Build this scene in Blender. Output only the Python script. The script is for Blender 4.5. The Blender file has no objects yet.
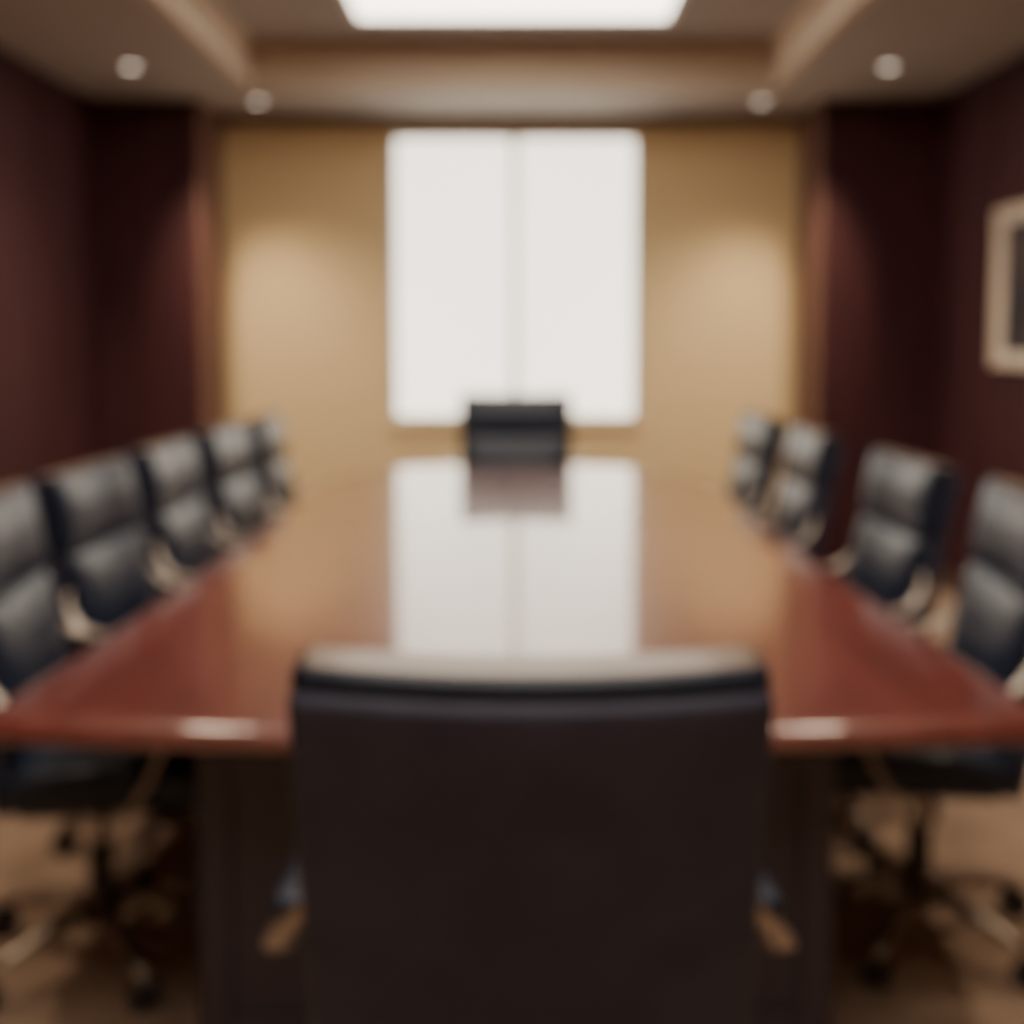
import bpy, bmesh, math
from mathutils import Vector, Matrix

scene = bpy.context.scene
COL = scene.collection

# ------------------------------------------------------------------ materials
def new_mat(name):
    m = bpy.data.materials.new(name); m.use_nodes = True
    nt = m.node_tree
    return m, nt, nt.nodes.get("Principled BSDF")

def simple(name, col, rough=0.6, metal=0.0, noise=0.06, scale=30, bump=0.0, coat=0.0, spec=0.5, bscale=None):
    m, nt, b = new_mat(name)
    tc = nt.nodes.new("ShaderNodeTexCoord")
    n = nt.nodes.new("ShaderNodeTexNoise"); n.inputs["Scale"].default_value = scale
    n.inputs["Detail"].default_value = 3
    nt.links.new(tc.outputs["Object"], n.inputs["Vector"])
    r = nt.nodes.new("ShaderNodeValToRGB")
    r.color_ramp.elements[0].position = 0.3; r.color_ramp.elements[1].position = 0.7
    r.color_ramp.elements[0].color = tuple(c * (1 - noise) for c in col) + (1,)
    r.color_ramp.elements[1].color = tuple(min(1, c * (1 + noise)) for c in col) + (1,)
    nt.links.new(n.outputs["Fac"], r.inputs["Fac"])
    nt.links.new(r.outputs["Color"], b.inputs["Base Color"])
    b.inputs["Roughness"].default_value = rough
    b.inputs["Metallic"].default_value = metal
    b.inputs["Specular IOR Level"].default_value = spec
    if coat:
        b.inputs["Coat Weight"].default_value = coat; b.inputs["Coat Roughness"].default_value = 0.2
    if bump:
        n2 = nt.nodes.new("ShaderNodeTexNoise"); n2.inputs["Scale"].default_value = bscale or scale * 4
        nt.links.new(tc.outputs["Object"], n2.inputs["Vector"])
        bp = nt.nodes.new("ShaderNodeBump"); bp.inputs["Strength"].default_value = bump
        bp.inputs["Distance"].default_value = 0.002
        nt.links.new(n2.outputs["Fac"], bp.inputs["Height"])
        nt.links.new(bp.outputs["Normal"], b.inputs["Normal"])
    return m

def wood(name, c1, c2, stretch=(8, 8, 0.8), rough=0.4, coat=0.0, coat_ior=1.5, coat_rough=0.05, spec=0.5):
    m, nt, b = new_mat(name)
    tc = nt.nodes.new("ShaderNodeTexCoord")
    mp = nt.nodes.new("ShaderNodeMapping"); mp.inputs["Scale"].default_value = stretch
    n = nt.nodes.new("ShaderNodeTexNoise"); n.inputs["Scale"].default_value = 2.0
    n.inputs["Detail"].default_value = 6; n.inputs["Distortion"].default_value = 0.6
    r = nt.nodes.new("ShaderNodeValToRGB")
    r.color_ramp.elements[0].position = 0.32; r.color_ramp.elements[1].position = 0.68
    r.color_ramp.elements[0].color = (*c1, 1); r.color_ramp.elements[1].color = (*c2, 1)
    nt.links.new(tc.outputs["Object"], mp.inputs["Vector"])
    nt.links.new(mp.outputs["Vector"], n.inputs["Vector"])
    nt.links.new(n.outputs["Fac"], r.inputs["Fac"])
    nt.links.new(r.outputs["Color"], b.inputs["Base Color"])
    b.inputs["Roughness"].default_value = rough
    b.inputs["Specular IOR Level"].default_value = spec
    b.inputs["Coat Weight"].default_value = coat
    b.inputs["Coat IOR"].default_value = coat_ior
    b.inputs["Coat Roughness"].default_value = coat_rough
    return m

def emis(name, col, strength, rough=0.6):
    m, nt, b = new_mat(name)
    tc = nt.nodes.new("ShaderNodeTexCoord")
    n = nt.nodes.new("ShaderNodeTexNoise"); n.inputs["Scale"].default_value = 60
    nt.links.new(tc.outputs["Object"], n.inputs["Vector"])
    r = nt.nodes.new("ShaderNodeValToRGB")
    r.color_ramp.elements[0].color = tuple(c * 0.98 for c in col) + (1,)
    r.color_ramp.elements[1].color = (*col, 1)
    nt.links.new(n.outputs["Fac"], r.inputs["Fac"])
    nt.links.new(r.outputs["Color"], b.inputs["Emission Color"])
    b.inputs["Base Color"].default_value = (0.7, 0.68, 0.64, 1)
    b.inputs["Emission Strength"].default_value = strength
    b.inputs["Roughness"].default_value = rough
    return m

M_LEATHER = simple("leather_black", (0.012, 0.016, 0.030), 0.33, noise=0.15, scale=12, bump=0.2, bscale=220, spec=0.24)
M_TOPSHEEN = simple("leather_top_sheen_tan", (0.11, 0.072, 0.048), 0.42, noise=0.1, scale=12, spec=0.4, coat=0.15)  # leather tone with the cushion-top highlight painted in
M_SHELL = simple("leather_shell", (0.036, 0.035, 0.058), 0.6, noise=0.12, scale=12, bump=0.25, bscale=220, spec=0.25)
M_CHROME = simple("satin_metal", (0.45, 0.38, 0.32), 0.30, metal=1.0, noise=0.03)
M_ARM = simple("arm_bronze_metal", (0.38, 0.32, 0.27), 0.33, metal=1.0, noise=0.05)
M_PLASTIC = simple("caster_black", (0.028, 0.023, 0.028), 0.5)
M_WALLBEIGE = simple("wallpaper_beige", (0.68, 0.505, 0.275), 0.75, noise=0.04, scale=50, bump=0.1)
M_PANEL = wood("wall_mahogany", (0.046, 0.0155, 0.019), (0.068, 0.022, 0.026), (6, 6, 0.6), 0.6, spec=0.15)
M_JAMB = wood("pilaster_wood", (0.13, 0.064, 0.05), (0.18, 0.088, 0.07), (6, 6, 0.6), 0.5, spec=0.3)
M_TABLE = wood("table_mahogany", (0.088, 0.015, 0.011), (0.126, 0.024, 0.017), (9, 0.8, 8), 0.35, coat=1.0, coat_ior=1.82, coat_rough=0.05)
M_TABLEDARK = wood("table_base_wood", (0.028, 0.021, 0.034), (0.038, 0.028, 0.042), (6, 6, 0.6), 0.5)
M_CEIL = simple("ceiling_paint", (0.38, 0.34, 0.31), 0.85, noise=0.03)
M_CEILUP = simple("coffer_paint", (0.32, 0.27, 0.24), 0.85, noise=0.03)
M_COFFER = simple("coffer_beige", (0.58, 0.46, 0.34), 0.8, noise=0.03)
M_TRIMD = wood("crown_wood", (0.07, 0.04, 0.03), (0.10, 0.055, 0.04), (1, 6, 6), 0.5)
M_CARPET = simple("carpet_brown", (0.37, 0.26, 0.19), 0.95, noise=0.2, scale=6, bump=0.6, bscale=300, spec=0.1)
M_SHADE = emis("roller_shade_backlit", (1.0, 0.92, 0.78), 3.0)
M_GLASSB = emis("window_daylight", (1.0, 0.95, 0.88), 0.9)
M_PANELLIGHT = emis("luminous_panel", (1.0, 0.90, 0.76), 6.5)
M_BULB = emis("downlight_lamp", (1.0, 0.86, 0.70), 4.5)
M_WHITE = simple("trim_white", (0.50, 0.46, 0.41), 0.5, noise=0.02)
M_FRAME = simple("frame_cream", (0.66, 0.54, 0.42), 0.45, noise=0.05)
M_MAT = simple("mat_board", (0.75, 0.70, 0.62), 0.8, noise=0.02)

def art_mat():
    m, nt, b = new_mat("artwork_dark")
    tc = nt.nodes.new("ShaderNodeTexCoord")
    n = nt.nodes.new("ShaderNodeTexNoise"); n.inputs["Scale"].default_value = 4
    n.inputs["Detail"].default_value = 5
    r = nt.nodes.new("ShaderNodeValToRGB")
    r.color_ramp.elements[0].color = (0.02, 0.02, 0.028, 1); r.color_ramp.elements[0].position = 0.35
    r.color_ramp.elements[1].color = (0.07, 0.045, 0.045, 1); r.color_ramp.elements[1].position = 0.7
    nt.links.new(tc.outputs["Object"], n.inputs["Vector"]); nt.links.new(n.outputs["Fac"], r.inputs["Fac"])
    nt.links.new(r.outputs["Color"], b.inputs["Base Color"]); b.inputs["Roughness"].default_value = 0.6
    b.inputs["Specular IOR Level"].default_value = 0.2
    return m
M_ART = art_mat()

# ------------------------------------------------------------------ mesh helpers
def finish(bm, name, mats, smooth=True):
    bmesh.ops.recalc_face_normals(bm, faces=bm.faces)
    me = bpy.data.meshes.new(name); bm.to_mesh(me); bm.free()
    if not isinstance(mats, (list, tuple)): mats = [mats]
    for m in mats: me.materials.append(m)
    if smooth:
        for p in me.polygons: p.use_smooth = True
    return me

def obj(name, me, parent=None, loc=(0, 0, 0), rot=(0, 0, 0)):
    o = bpy.data.objects.new(name, me); COL.objects.link(o)
    o.location = loc; o.rotation_euler = rot
    if parent: o.parent = parent
    return o

def empty(name, loc=(0, 0, 0), rotz=0):
    e = bpy.data.objects.new(name, None); COL.objects.link(e)
    e.location = loc; e.rotation_euler = (0, 0, rotz); e.empty_display_size = 0.2
    return e

def add_box(bm, x0, x1, y0, y1, z0, z1, bevel=0.0, mi=0):
    r = bmesh.ops.create_cube(bm, size=1.0)
    vs = r["verts"]
    for v in vs:
        v.co = Vector((x0 + (v.co.x + .5) * (x1 - x0), y0 + (v.co.y + .5) * (y1 - y0), z0 + (v.co.z + .5) * (z1 - z0)))
    fs = set(f for v in vs for f in v.link_faces)
    for f in fs: f.material_index = mi
    if bevel:
        es = list(set(e for v in vs for e in v.link_edges))
        bmesh.ops.bevel(bm, geom=es, offset=bevel, segments=3, affect='EDGES', profile=0.5, material=-1)

def box(name, b, mat, bevel=0.0, parent=None):
    bm = bmesh.new(); add_box(bm, *b, bevel=bevel)
    return obj(name, finish(bm, name, mat, smooth=False), parent)

def boxes(name, lst, mats, bevel=0.0, parent=None):
    bm = bmesh.new()
    for it in lst:
        add_box(bm, *it[:6], bevel=bevel, mi=(it[6] if len(it) > 6 else 0))
    return obj(name, finish(bm, name, mats, smooth=False), parent)

def add_pad(bm, hx, hy, hz, r, deform=None, n=7, mi=0):
    """rounded box with dense rim, centred on 0"""
    def axis(h):
        rr = min(r, h * 0.999)
        a = [-h, -h + rr * .15, -h + rr * .4, -h + rr * .7]
        inner = [(-(h - rr)) + 2 * (h - rr) * i / n for i in range(n + 1)]
        return a + inner + [-q for q in reversed(a)]
    A = [axis(hx), axis(hy), axis(hz)]; H = (hx, hy, hz)
    cache = {}
    def V(p):
        k = tuple(round(c, 6) for c in p)
        if k in cache: return cache[k]
        P = Vector(p); I = Vector([max(-(H[i] - min(r, H[i]*.999)), min(H[i] - min(r, H[i]*.999), P[i])) for i in range(3)])
        D = P - I
        if D.length > 1e-9:
            D = D.normalized() * min(r, min(H) * .999) if min(H) < r else D.normalized() * r
        Q = I + D
        if deform: Q = deform(Q)
        v = bm.verts.new(Q); cache[k] = v; return v
    for ax in range(3):
        u, w = (ax + 1) % 3, (ax + 2) % 3
        for s in (-1, 1):
            for i in range(len(A[u]) - 1):
                for j in range(len(A[w]) - 1):
                    q = []
                    for (a, b) in ((i, j), (i + 1, j), (i + 1, j + 1), (i, j + 1)):
                        p = [0, 0, 0]; p[ax] = s * H[ax]; p[u] = A[u][a]; p[w] = A[w][b]; q.append(V(p))
                    try:
                        f = bm.faces.new(q); f.material_index = mi
                    except ValueError: pass

def add_sweep(bm, pts, w, t, side=Vector((1, 0, 0)), seg=12, mi=0, scale=None):
    P = [Vector(p) for p in pts]; rings = []
    for i, p in enumerate(P):
        d = (P[min(i + 1, len(P) - 1)] - P[max(i - 1, 0)]).normalized()
        s = (side - d * side.dot(d)).normalized(); u = d.cross(s)
        k = scale[i] if scale else 1
        ring = []
        for a in range(seg):
            an = 2 * math.pi * a / seg
            ca, sa = math.cos(an), math.sin(an)
            ca = math.copysign(abs(ca) ** .6, ca); sa = math.copysign(abs(sa) ** .6, sa)
            ring.append(bm.verts.new(p + s * (w / 2 * ca * k) + u * (t / 2 * sa * k)))
        rings.append(ring)
    for i in range(len(rings) - 1):
        for a in range(seg):
            f = bm.faces.new((rings[i][a], rings[i][(a + 1) % seg], rings[i + 1][(a + 1) % seg], rings[i + 1][a])); f.material_index = mi
    f = bm.faces.new(rings[0]); f.material_index = mi
    f = bm.faces.new(list(reversed(rings[-1]))); f.material_index = mi

def smooth_path(ctrl, n=8):
    out = []; C = [Vector(c) for c in ctrl]; C = [C[0] * 2 - C[1]] + C + [C[-1] * 2 - C[-2]]
    for i in range(1, len(C) - 2):
        for k in range(n):
            t = k / n
            a, b, c, d = C[i - 1], C[i], C[i + 1], C[i + 2]
            out.append(0.5 * ((2 * b) + (c - a) * t + (2 * a - 5 * b + 4 * c - d) * t * t + (3 * b - a - 3 * c + d) * t ** 3))
    out.append(C[-2]); return out

def add_cyl(bm, p0, p1, r0, r1=None, seg=24, mi=0):
    p0, p1 = Vector(p0), Vector(p1); r1 = r0 if r1 is None else r1
    d = p1 - p0; L = d.length
    mat = Matrix.Translation((p0 + p1) / 2) @ d.to_track_quat('Z', 'Y').to_matrix().to_4x4()
    r = bmesh.ops.create_cone(bm, cap_ends=True, segments=seg, radius1=r0, radius2=r1, depth=L, matrix=mat)
    for f in set(f for v in r["verts"] for f in v.link_faces): f.material_index = mi

# ------------------------------------------------------------------ office chair parts (front = +Y)
REC = math.radians(11)
PIV = Vector((0, -0.135, 0.50))
W = 0.485
def back_xf(co):      # co: x lateral, y thickness (front +), z up along the back from pivot
    x, y, z = co
    y = y + 0.026 * (x / (W / 2)) ** 2 - 0.02          # wraps around the sitter
    c, s = math.cos(REC), math.sin(REC)
    return Vector((PIV.x + x, PIV.y + y * c - z * s, PIV.z + z * c + y * s))

def build_chair_meshes():
    M = {}
    bm = bmesh.new()
    def sh(q):
        k = 1 - 0.03 * max(0, (0.25 - (q.z)) / 0.5)
        return back_xf((q.x * k, q.y - 0.018, q.z + 0.226))
    add_pad(bm, W / 2 + .002, 0.022, 0.306, 0.016, sh, n=10)
    M["back_shell"] = finish(bm, "back_shell", M_SHELL)
    def padmesh(nm, z0, z1, thick, bulge, wid, r=0.026):
        bm = bmesh.new(); hz = (z1 - z0) / 2; zc = (z0 + z1) / 2; hx = wid / 2
        def df(q):
            fx = 1 - abs(q.x / hx) ** 4; fz = 1 - (q.z / hz) ** 2
            y = q.y + (bulge * fx * fz if q.y > 0 else 0)
            return back_xf((q.x, y + 0.010, q.z + zc))
        add_pad(bm, hx, thick / 2, hz, r, df, n=9)
        return finish(bm, nm, M_LEATHER)
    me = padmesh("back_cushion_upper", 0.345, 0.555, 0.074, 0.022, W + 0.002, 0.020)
    me.materials.append(M_TOPSHEEN)          # tan on up-facing faces stands in for light caught along the top
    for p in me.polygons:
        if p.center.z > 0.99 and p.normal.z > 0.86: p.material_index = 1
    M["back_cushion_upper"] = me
    M["back_cushion_lower"] = padmesh("back_cushion_lower", 0.04, 0.350, 0.072, 0.028, W - 0.012)
    bm = bmesh.new()
    def sd(q):
        fx = 1 - abs(q.x / 0.25) ** 3; fy = 1 - abs(q.y / 0.22) ** 4
        z = q.z + (0.018 * fx * fy if q.z > 0 else 0)
        if q.y > 0.10: z -= 0.9 * (q.y - 0.10) ** 2 / 0.12 * 0.25
        return Vector((q.x, q.y + 0.055, z + 0.465))
    add_pad(bm, 0.25, 0.22, 0.045, 0.036, sd, n=9)
    add_box(bm, -0.20, 0.20, -0.12, 0.22, 0.400, 0.425, bevel=0.008)
    M["seat"] = finish(bm, "seat", M_LEATHER)
    bm = bmesh.new()
    for s in (-1, 1):
        path = smooth_path([(s * 0.238, -0.165, 0.755), (s * 0.262, -0.155, 0.722), (s * 0.288, -0.11, 0.672), (s * 0.292, 0.0, 0.648),
                            (s * 0.292, 0.13, 0.640), (s * 0.292, 0.185, 0.60), (s * 0.285, 0.175, 0.54), (s * 0.262, 0.12, 0.44), (s * 0.19, 0.08, 0.412)], 7)
        n = len(path)
        sc = [0.35 + 0.65 * min(1, i / 18) for i in range(n)]
        add_sweep(bm, path, 0.040, 0.016, Vector((1, 0, 0.01)), scale=sc)
    M["arm_loops"] = finish(bm, "arm_loops", M_ARM)
    bm = bmesh.new()
    for s in (-1, 1):
        def ad(q, s=s): return Vector((q.x + s * 0.292, q.y + 0.075, q.z + 0.658 - 0.10 * (q.y)))
        add_pad(bm, 0.024, 0.09, 0.012, 0.011, ad, n=4)
    M["arm_pads"] = finish(bm, "arm_pads", M_LEATHER)
    bm = bmesh.new()
    add_box(bm, -0.09, 0.09, -0.08, 0.14, 0.365, 0.405, bevel=0.01, mi=1)
    add_cyl(bm, (0, 0, 0.24), (0, 0, 0.37), 0.016)
    add_cyl(bm, (0, 0, 0.12), (0, 0, 0.26), 0.027, mi=1)
    add_cyl(bm, (0.08, 0.02, 0.385), (0.25, 0.05, 0.38), 0.006)
    M["swivel_column"] = finish(bm, "swivel_column", [M_CHROME, M_PLASTIC], smooth=False)
    bm = bmesh.new()
    add_cyl(bm, (0, 0, 0.075), (0, 0, 0.145), 0.040, 0.034)
    for k in range(5):
        a = math.radians(90 + 72 * k); d = Vector((math.cos(a), math.sin(a), 0))
        pts = [d * 0.02 + Vector((0, 0, .118)), d * 0.12 + Vector((0, 0, .108)), d * 0.22 + Vector((0, 0, .090)), d * 0.285 + Vector((0, 0, .074))]
        add_sweep(bm, pts, 0.044, 0.030, side=Vector((-d.y, d.x, 0)), scale=[1.1, .95, .75, .6])
        add_cyl(bm, d * 0.278 + Vector((0, 0, .045)), d * 0.278 + Vector((0, 0, .082)), 0.009)
    M["star_base"] = finish(bm, "star_base", M_ARM)
    bm = bmesh.new()
    for k in range(5):
        a = math.radians(90 + 72 * k); d = Vector((math.cos(a), math.sin(a), 0)); t = Vector((-d.y, d.x, 0))
        c = d * 0.278 + Vector((0, 0, 0.029))
        for s in (-1, 1):
            add_cyl(bm, c + t * s * 0.006, c + t * s * 0.024, 0.029)
        add_cyl(bm, c - t * 0.01 + Vector((0, 0, .012)), c + t * 0.01 + Vector((0, 0, .012)), 0.026)
    M["casters"] = finish(bm, "casters", M_PLASTIC, smooth=False)
    return M
CH = build_chair_meshes()

def chair(x, y, rotdeg, sx=1.0, base_rot=0, sz=1.0):
    e = empty("office_chair", (x, y, 0), math.radians(rotdeg))
    e.scale = (sx, 1, sz)
    for k, me in CH.items():
        o = obj(k, me, e)
        if k in ("star_base", "casters"): o.rotation_euler = (0, 0, math.radians(base_rot))
    return e

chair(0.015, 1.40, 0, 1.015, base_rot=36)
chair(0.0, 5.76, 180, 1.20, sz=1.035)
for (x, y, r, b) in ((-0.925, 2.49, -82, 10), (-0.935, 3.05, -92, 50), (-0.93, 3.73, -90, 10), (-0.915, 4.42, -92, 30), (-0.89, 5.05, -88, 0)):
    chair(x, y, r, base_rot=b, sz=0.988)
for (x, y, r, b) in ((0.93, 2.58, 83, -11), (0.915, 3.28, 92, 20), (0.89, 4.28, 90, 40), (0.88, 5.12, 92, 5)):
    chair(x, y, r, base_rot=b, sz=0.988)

# ------------------------------------------------------------------ conference table
tbl = empty("conference_table", (0, 0, 0))
def outline(inset=0.0):
    pts = []
    hw = 0.868 - inset; y0 = 1.79 + inset; y1 = 5.64 - inset
    rn = 0.012
    N = 24
    for i in range(N + 1):
        x = -(hw - rn) + 2 * (hw - rn) * i / N
        pts.append((x, y0 + 0.06 * (x / hw) ** 2))
    yc = y0 + 0.06 * ((hw - rn) / hw) ** 2
    for i in range(1, 9):
        a = -math.pi / 2 + (math.pi / 2) * i / 8
        pts.append((hw - rn + rn * math.cos(a), yc + rn + rn * math.sin(a)))
    for k in range(1, 12):
        pts.append((hw, yc + rn + (4.60 - yc - rn) * k / 12))
    ry = 0.95; rx = 0.52
    for i in range(0, 15):
        a = (math.pi / 2) * i / 14
        ca = math.cos(a) ** 0.8; sa = math.sin(a) ** 0.8 if a > 0 else 0
        pts.append((hw - rx + rx * ca, y1 - ry + ry * sa))
    left = [(-x, y) for (x, y) in pts[N + 1:]]
    pts = pts + list(reversed(left))
    # gentle boat shape: the near end is a little wider
    return [(x * (1 + 0.055 * max(0.0, (3.2 - y) / 1.4) ** 1.5), y) for x, y in pts]
bm = bmesh.new()
prof = [(0.030, 0.706), (0.012, 0.707), (0.003, 0.711), (0.0, 0.717), (0.001, 0.725), (0.005, 0.733), (0.012, 0.740), (0.022, 0.7455), (0.034, 0.7488), (0.048, 0.750)]
rings = [[bm.verts.new((x, y, z)) for (x, y) in outline(ins)] for ins, z in prof]
n = len(rings[0])
for i in range(len(rings) - 1):
    for a in range(n):
        bm.faces.new((rings[i][a], rings[i][(a + 1) % n], rings[i + 1][(a + 1) % n], rings[i + 1][a]))
bm.faces.new(rings[-1]); bm.faces.new(list(reversed(rings[0])))
me = finish(bm, "table_top", M_TABLE)
for p in me.polygons:
    if len(p.vertices) > 6: p.use_smooth = False
obj("table_top", me, tbl)
def pedestal(nm, y0, y1, hw):
    L = [(-hw, hw, y0, y1, 0.08, 0.707), (-hw - .02, hw + .02, y0 - .02, y1 + .02, 0.0, 0.085), (-hw - .015, hw + .015, y0 - .015, y1 + .015, 0.665, 0.7055)]
    k = 3; w = 2 * hw / k
    for i in range(k):
        a = -hw + i * w
        for yy in (y0 - .012, y1):
            L += [(a + .02, a + .06, yy, yy + .012, .12, .64), (a + w - .06, a + w - .02, yy, yy + .012, .12, .64),
                  (a + .061, a + w - .061, yy, yy + .012, .12, .16), (a + .061, a + w - .061, yy, yy + .012, .60, .64)]
    boxes(nm, L, M_TABLEDARK, parent=tbl, bevel=0.003)
pedestal("pedestal_front", 2.00, 2.16, 0.57)
pedestal("pedestal_rear", 4.72, 4.90, 0.50)
boxes("stretcher", [(-0.06, 0.06, 2.18, 4.70, 0.25, 0.50), (-0.40, 0.40, 2.18, 4.70, 0.655, 0.7055)], M_TABLEDARK, parent=tbl)

# ------------------------------------------------------------------ room shell
RX, YB, Y0, HC, HU = 2.35, 7.0, -1.3, 2.70, 2.918
XL, XR, YR = 1.785, 1.72, 6.52
box("floor", (-RX - .1, RX + .1, Y0 - .1, YB + .1, -0.1, 0.0), M_CARPET)
wx0, wx1, wz0, wz1 = -0.757, 0.745, 0.87, 2.60
boxes("wall_back", [(-RX - .1, wx0, YB, YB + .15, 0, HC + .3), (wx1, RX + .1, YB, YB + .15, 0, HC + .3),
                    (wx0, wx1, YB, YB + .15, 0, wz0), (wx0, wx1, YB, YB + .15, wz1, HC + .3)], M_WALLBEIGE)
box("wall_front", (-RX - .1, RX + .1, Y0 - .12, Y0, 0, HC + .3), M_WALLBEIGE)
def side_wall(nm, s):
    L = [(min(s * RX, s * (RX + .12)), max(s * RX, s * (RX + .12)), Y0, YB, 0, HC + .3)]
    y = Y0 + 0.3
    while y < 6.2:
        a, b = sorted((s * RX, s * (RX - .010)))
        L.append((a, b, y, y + .04, .14, HC - .06)); y += 1.12
    boxes(nm, L, M_PANEL)
side_wall("wall_left", -1); side_wall("wall_right", 1)
def ret(nm, s, xin):
    a, b = sorted((s * xin, s * RX))
    L = [(a, b, YR, YB, 0, HC)]
    a2, b2 = sorted((s * (xin + .10), s * (xin + .13)))
    L.append((a2, b2, YR - .012, YR, .12, HC - .05))
    boxes(nm, L, M_PANEL)
ret("wall_return_left", -1, XL); ret("wall_return_right", 1, XR)
def jamb(nm, s, xin):
    L = []
    a, b = sorted((s * (xin - .022), s * xin)); L.append((a, b, YR - .02, 6.995, 0, HC - .004))
    a, b = sorted((s * (xin - .034), s * (xin - .022))); L.append((a, b, YR + .12, YR + .17, 0.1, HC - .1)); L.append((a, b, 6.82, 6.87, 0.1, HC - .1))
    boxes(nm, L, M_JAMB, bevel=0.003)
jamb("trim_1", -1, XL); jamb("trim_2", 1, XR)
box("trim_3", (-XL + .025, XR - .025, YB - .035, YB, HC - .05, HC), M_TRIMD)
boxes("baseboard_back", [(-XL + .025, XR - .025, YB - .018, YB, 0, .12)], M_TRIMD)
boxes("baseboard_left", [(-RX, -RX + .018, Y0, YR, 0, .12)], M_TRIMD)
boxes("baseboard_right", [(RX - .018, RX, Y0, YR, 0, .12)], M_TRIMD)

# ceiling with raised coffer
cx0, cx1, cy0, cy1 = -1.41, 1.36, -0.7, 6.18
boxes("ceiling", [(-RX, cx0, Y0, YB, HC, HC + .08), (cx1, RX, Y0, YB, HC, HC + .08),
                  (cx0, cx1, Y0, cy0, HC, HC + .08), (cx0, cx1, cy1, YB, HC, HC + .08),
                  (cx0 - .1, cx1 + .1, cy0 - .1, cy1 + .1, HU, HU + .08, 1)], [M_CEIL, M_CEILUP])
t = .014; b0 = HC - .002
boxes("trim_4", [(cx0 - .04, cx0 + t, cy0, cy1, b0, HU), (cx1 - t, cx1 + .04, cy0, cy1, b0, HU),
                 (cx0 + t, cx1 - t, cy1 - t, cy1 + .04, b0, HU), (cx0 + t, cx1 - t, cy0 - .04, cy0 + t, b0, HU)], M_COFFER)
boxes("trim_5", [(cx0 + t, cx0 + .045, cy0 + t, cy1 - t, HU - .05, HU), (cx1 - .045, cx1 - t, cy0 + t, cy1 - t, HU - .05, HU),
                 (cx0 + .045, cx1 - .045, cy1 - .045, cy1 - t, HU - .05, HU), (cx0 + .045, cx1 - .045, cy0 + t, cy0 + .045, HU - .05, HU)], M_COFFER)
lp = empty("ceiling_light_panel", (0, 0, 0))
PX0, PX1, PY0, PY1 = -0.745, 0.715, -0.2, 5.60
box("diffuser", (PX0, PX1, PY0, PY1, HU - .022, HU - .004), M_PANELLIGHT, parent=lp)
boxes("rim", [(PX0 - .04, PX0, PY0 - .04, PY1 + .04, HU - .03, HU), (PX1, PX1 + .04, PY0 - .04, PY1 + .04, HU - .03, HU),
              (PX0, PX1, PY0 - .04, PY0, HU - .03, HU), (PX0, PX1, PY1, PY1 + .04, HU - .03, HU)], M_WHITE, parent=lp)

# ------------------------------------------------------------------ window
w = empty("window_1", (0, 0, 0))
cxm = (wx0 + wx1) / 2
boxes("frame", [(wx0, wx0 + .03, YB + .0, YB + .12, wz0, wz1), (wx1 - .03, wx1, YB, YB + .12, wz0, wz1),
                (wx0 + .03, wx1 - .03, YB, YB + .12, wz1 - .03, wz1), (wx0 + .03, wx1 - .03, YB, YB + .12, wz0, wz0 + .03),
                (cxm - .022, cxm + .022, YB + .035, YB + .12, wz0 + .03, wz1 - .03)], M_WHITE, parent=w)
box("glass_pane", (wx0 + .03, wx1 - .03, YB + .10, YB + .11, wz0 + .03, wz1 - .03), M_GLASSB, parent=w)
def shade(nm, x0, x1, z0, z1, y):
    """softly rippled fabric blind"""
    bm = bmesh.new(); N = 60; cols = []
    for i in range(N + 1):
        x = x0 + (x1 - x0) * i / N
        yy = y + 0.004 * math.sin(i / N * math.pi * 9)
        cols.append((bm.verts.new((x, yy, z0)), bm.verts.new((x, yy, z1))))
    for i in range(N):
        bm.faces.new((cols[i][0], cols[i + 1][0], cols[i + 1][1], cols[i][1]))
    add_box(bm, x0, x1, y - .006, y + .006, z0 - .008, z0)
    return obj(nm, finish(bm, nm, M_SHADE), w)
shade("fabric_blind_a", wx0 + .036, cxm - .027, wz0 + .04, wz1 - .036, YB + .015)
shade("fabric_blind_b", cxm + .027, wx1 - .036, wz0 + .04, wz1 - .036, YB + .015)
box("sill", (wx0 - .03, wx1 + .03, YB - .035, YB, wz0 - .035, wz0), M_WALLBEIGE, bevel=.004, parent=w)

# ------------------------------------------------------------------ framed picture on the right wall
pf = empty("framed_picture", (RX, 5.10, 1.612))
hy, hz, bw, d = 0.50, 0.375, 0.05, 0.045
boxes("frame", [(-d, 0, -hy, -hy + bw, -hz, hz), (-d, 0, hy - bw, hy, -hz, hz),
                (-d, 0, -hy + bw, hy - bw, -hz, -hz + bw), (-d, 0, -hy + bw, hy - bw, hz - bw, hz)], M_FRAME, bevel=.006, parent=pf)
boxes("mat_board", [(-.018, -.002, -hy + bw, hy - bw, -hz + bw, hz - bw)], M_MAT, parent=pf)
boxes("artwork", [(-.022, -.018, -hy + bw + .04, hy - bw - .04, -hz + bw + .02, hz - bw - .02)], M_ART, parent=pf)

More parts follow.
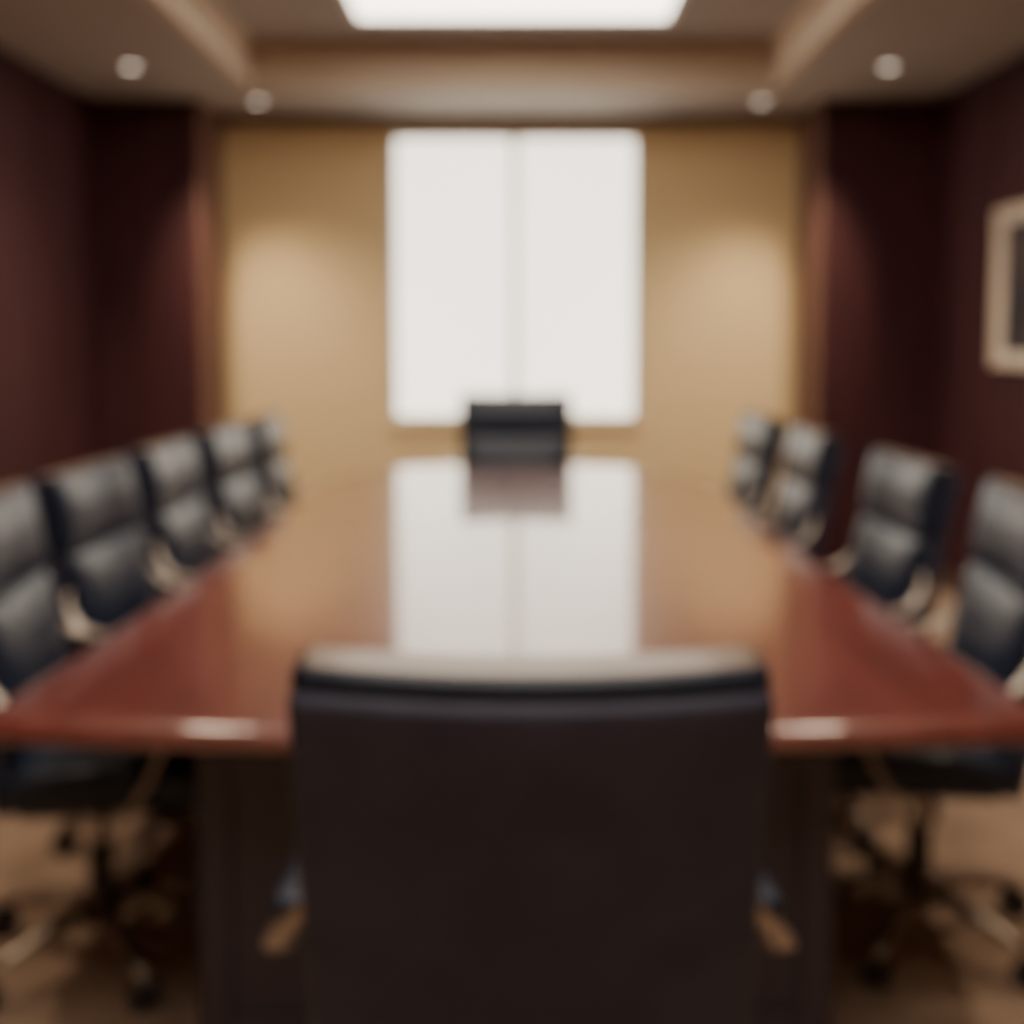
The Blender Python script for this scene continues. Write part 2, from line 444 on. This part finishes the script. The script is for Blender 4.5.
# ------------------------------------------------------------------ recessed downlights
def ring_mesh():
    bm = bmesh.new(); seg = 32
    prof = [(0.044, 0.0), (0.047, -0.006), (0.038, -0.008), (0.034, -0.002)]
    rs = [[bm.verts.new((r * math.cos(2 * math.pi * a / seg), r * math.sin(2 * math.pi * a / seg), z)) for a in range(seg)] for r, z in prof]
    for i in range(3):
        for a in range(seg):
            bm.faces.new((rs[i][a], rs[i][(a + 1) % seg], rs[i + 1][(a + 1) % seg], rs[i + 1][a]))
    return finish(bm, "downlight_trim", M_WHITE)
RM = ring_mesh()
bm = bmesh.new(); bmesh.ops.create_circle(bm, cap_ends=True, segments=32, radius=0.033); LM = finish(bm, "lamp", M_BULB, False)
def downlight(x, y, power, size=84, blend=0.5, col=(1.0, 0.80, 0.58), z=None, aim=None, soft=0.04):
    e = empty("recessed_downlight", (x, y, HC if z is None else z))
    obj("trim_ring", RM, e); obj("lamp", LM, e, (0, 0, -0.003))
    ld = bpy.data.lights.new("downlight_beam", 'SPOT'); ld.energy = power; ld.color = col
    ld.spot_size = math.radians(size); ld.spot_blend = blend; ld.shadow_soft_size = soft
    lo = bpy.data.objects.new("beam", ld); COL.objects.link(lo); lo.parent = e; lo.location = (0, 0, -0.02)
    if aim:
        dv = Vector(aim) - Vector((x, y, HC - .02))
        lo.rotation_euler = dv.to_track_quat('-Z', 'Y').to_euler()
downlight(-1.445, 6.55, 65, size=70, blend=0.8); downlight(1.375, 6.55, 65, size=70, blend=0.8)
# adjustable wall washers turned to the end wall
downlight(-1.88, 5.72, 135, size=60, blend=0.9, aim=(-1.2, 7.0, 0.95), col=(1.0, 0.79, 0.54))
downlight(1.82, 5.72, 135, size=60, blend=0.9, aim=(1.15, 7.0, 0.95), col=(1.0, 0.79, 0.54))
downlight(-1.88, 4.25, 130, size=62, blend=0.9, aim=(-2.35, 5.1, 1.5)); downlight(1.82, 4.25, 70, size=62, blend=0.9, aim=(2.35, 5.0, 1.3))
for y in (3.1, 0.5, -0.8):
    downlight(-1.88, y, 75 if y > 2 else 50, size=80, blend=0.7); downlight(1.82, y, 75 if y > 2 else 50, size=80, blend=0.7)
for s in (-1, 1):
    downlight(s * 1.13 - .01, 2.5, 60, size=80, blend=0.8, z=HU, soft=0.16)  # unseen coffer lamps, added to put highlights on the table's near edge

wd = bpy.data.worlds.new("world"); scene.world = wd; wd.use_nodes = True
wd.node_tree.nodes["Background"].inputs[0].default_value = (0.5, 0.5, 0.55, 1)
wd.node_tree.nodes["Background"].inputs[1].default_value = 0.3

# ------------------------------------------------------------------ camera
cd = bpy.data.cameras.new("camera"); cam = bpy.data.objects.new("camera", cd); COL.objects.link(cam)
cd.sensor_width = 36; cd.lens = 1150 / 1024 * 36
cam.location = (0, 0, 1.375); cam.rotation_euler = (math.radians(90 - 4), 0, 0)
cd.shift_y = -(174 - 80.4) / 1024; cd.shift_x = -4 / 1024
cd.clip_start = 0.02
cd.dof.use_dof = True; cd.dof.focus_distance = 0.32; cd.dof.aperture_fstop = 5.2
scene.camera = cam
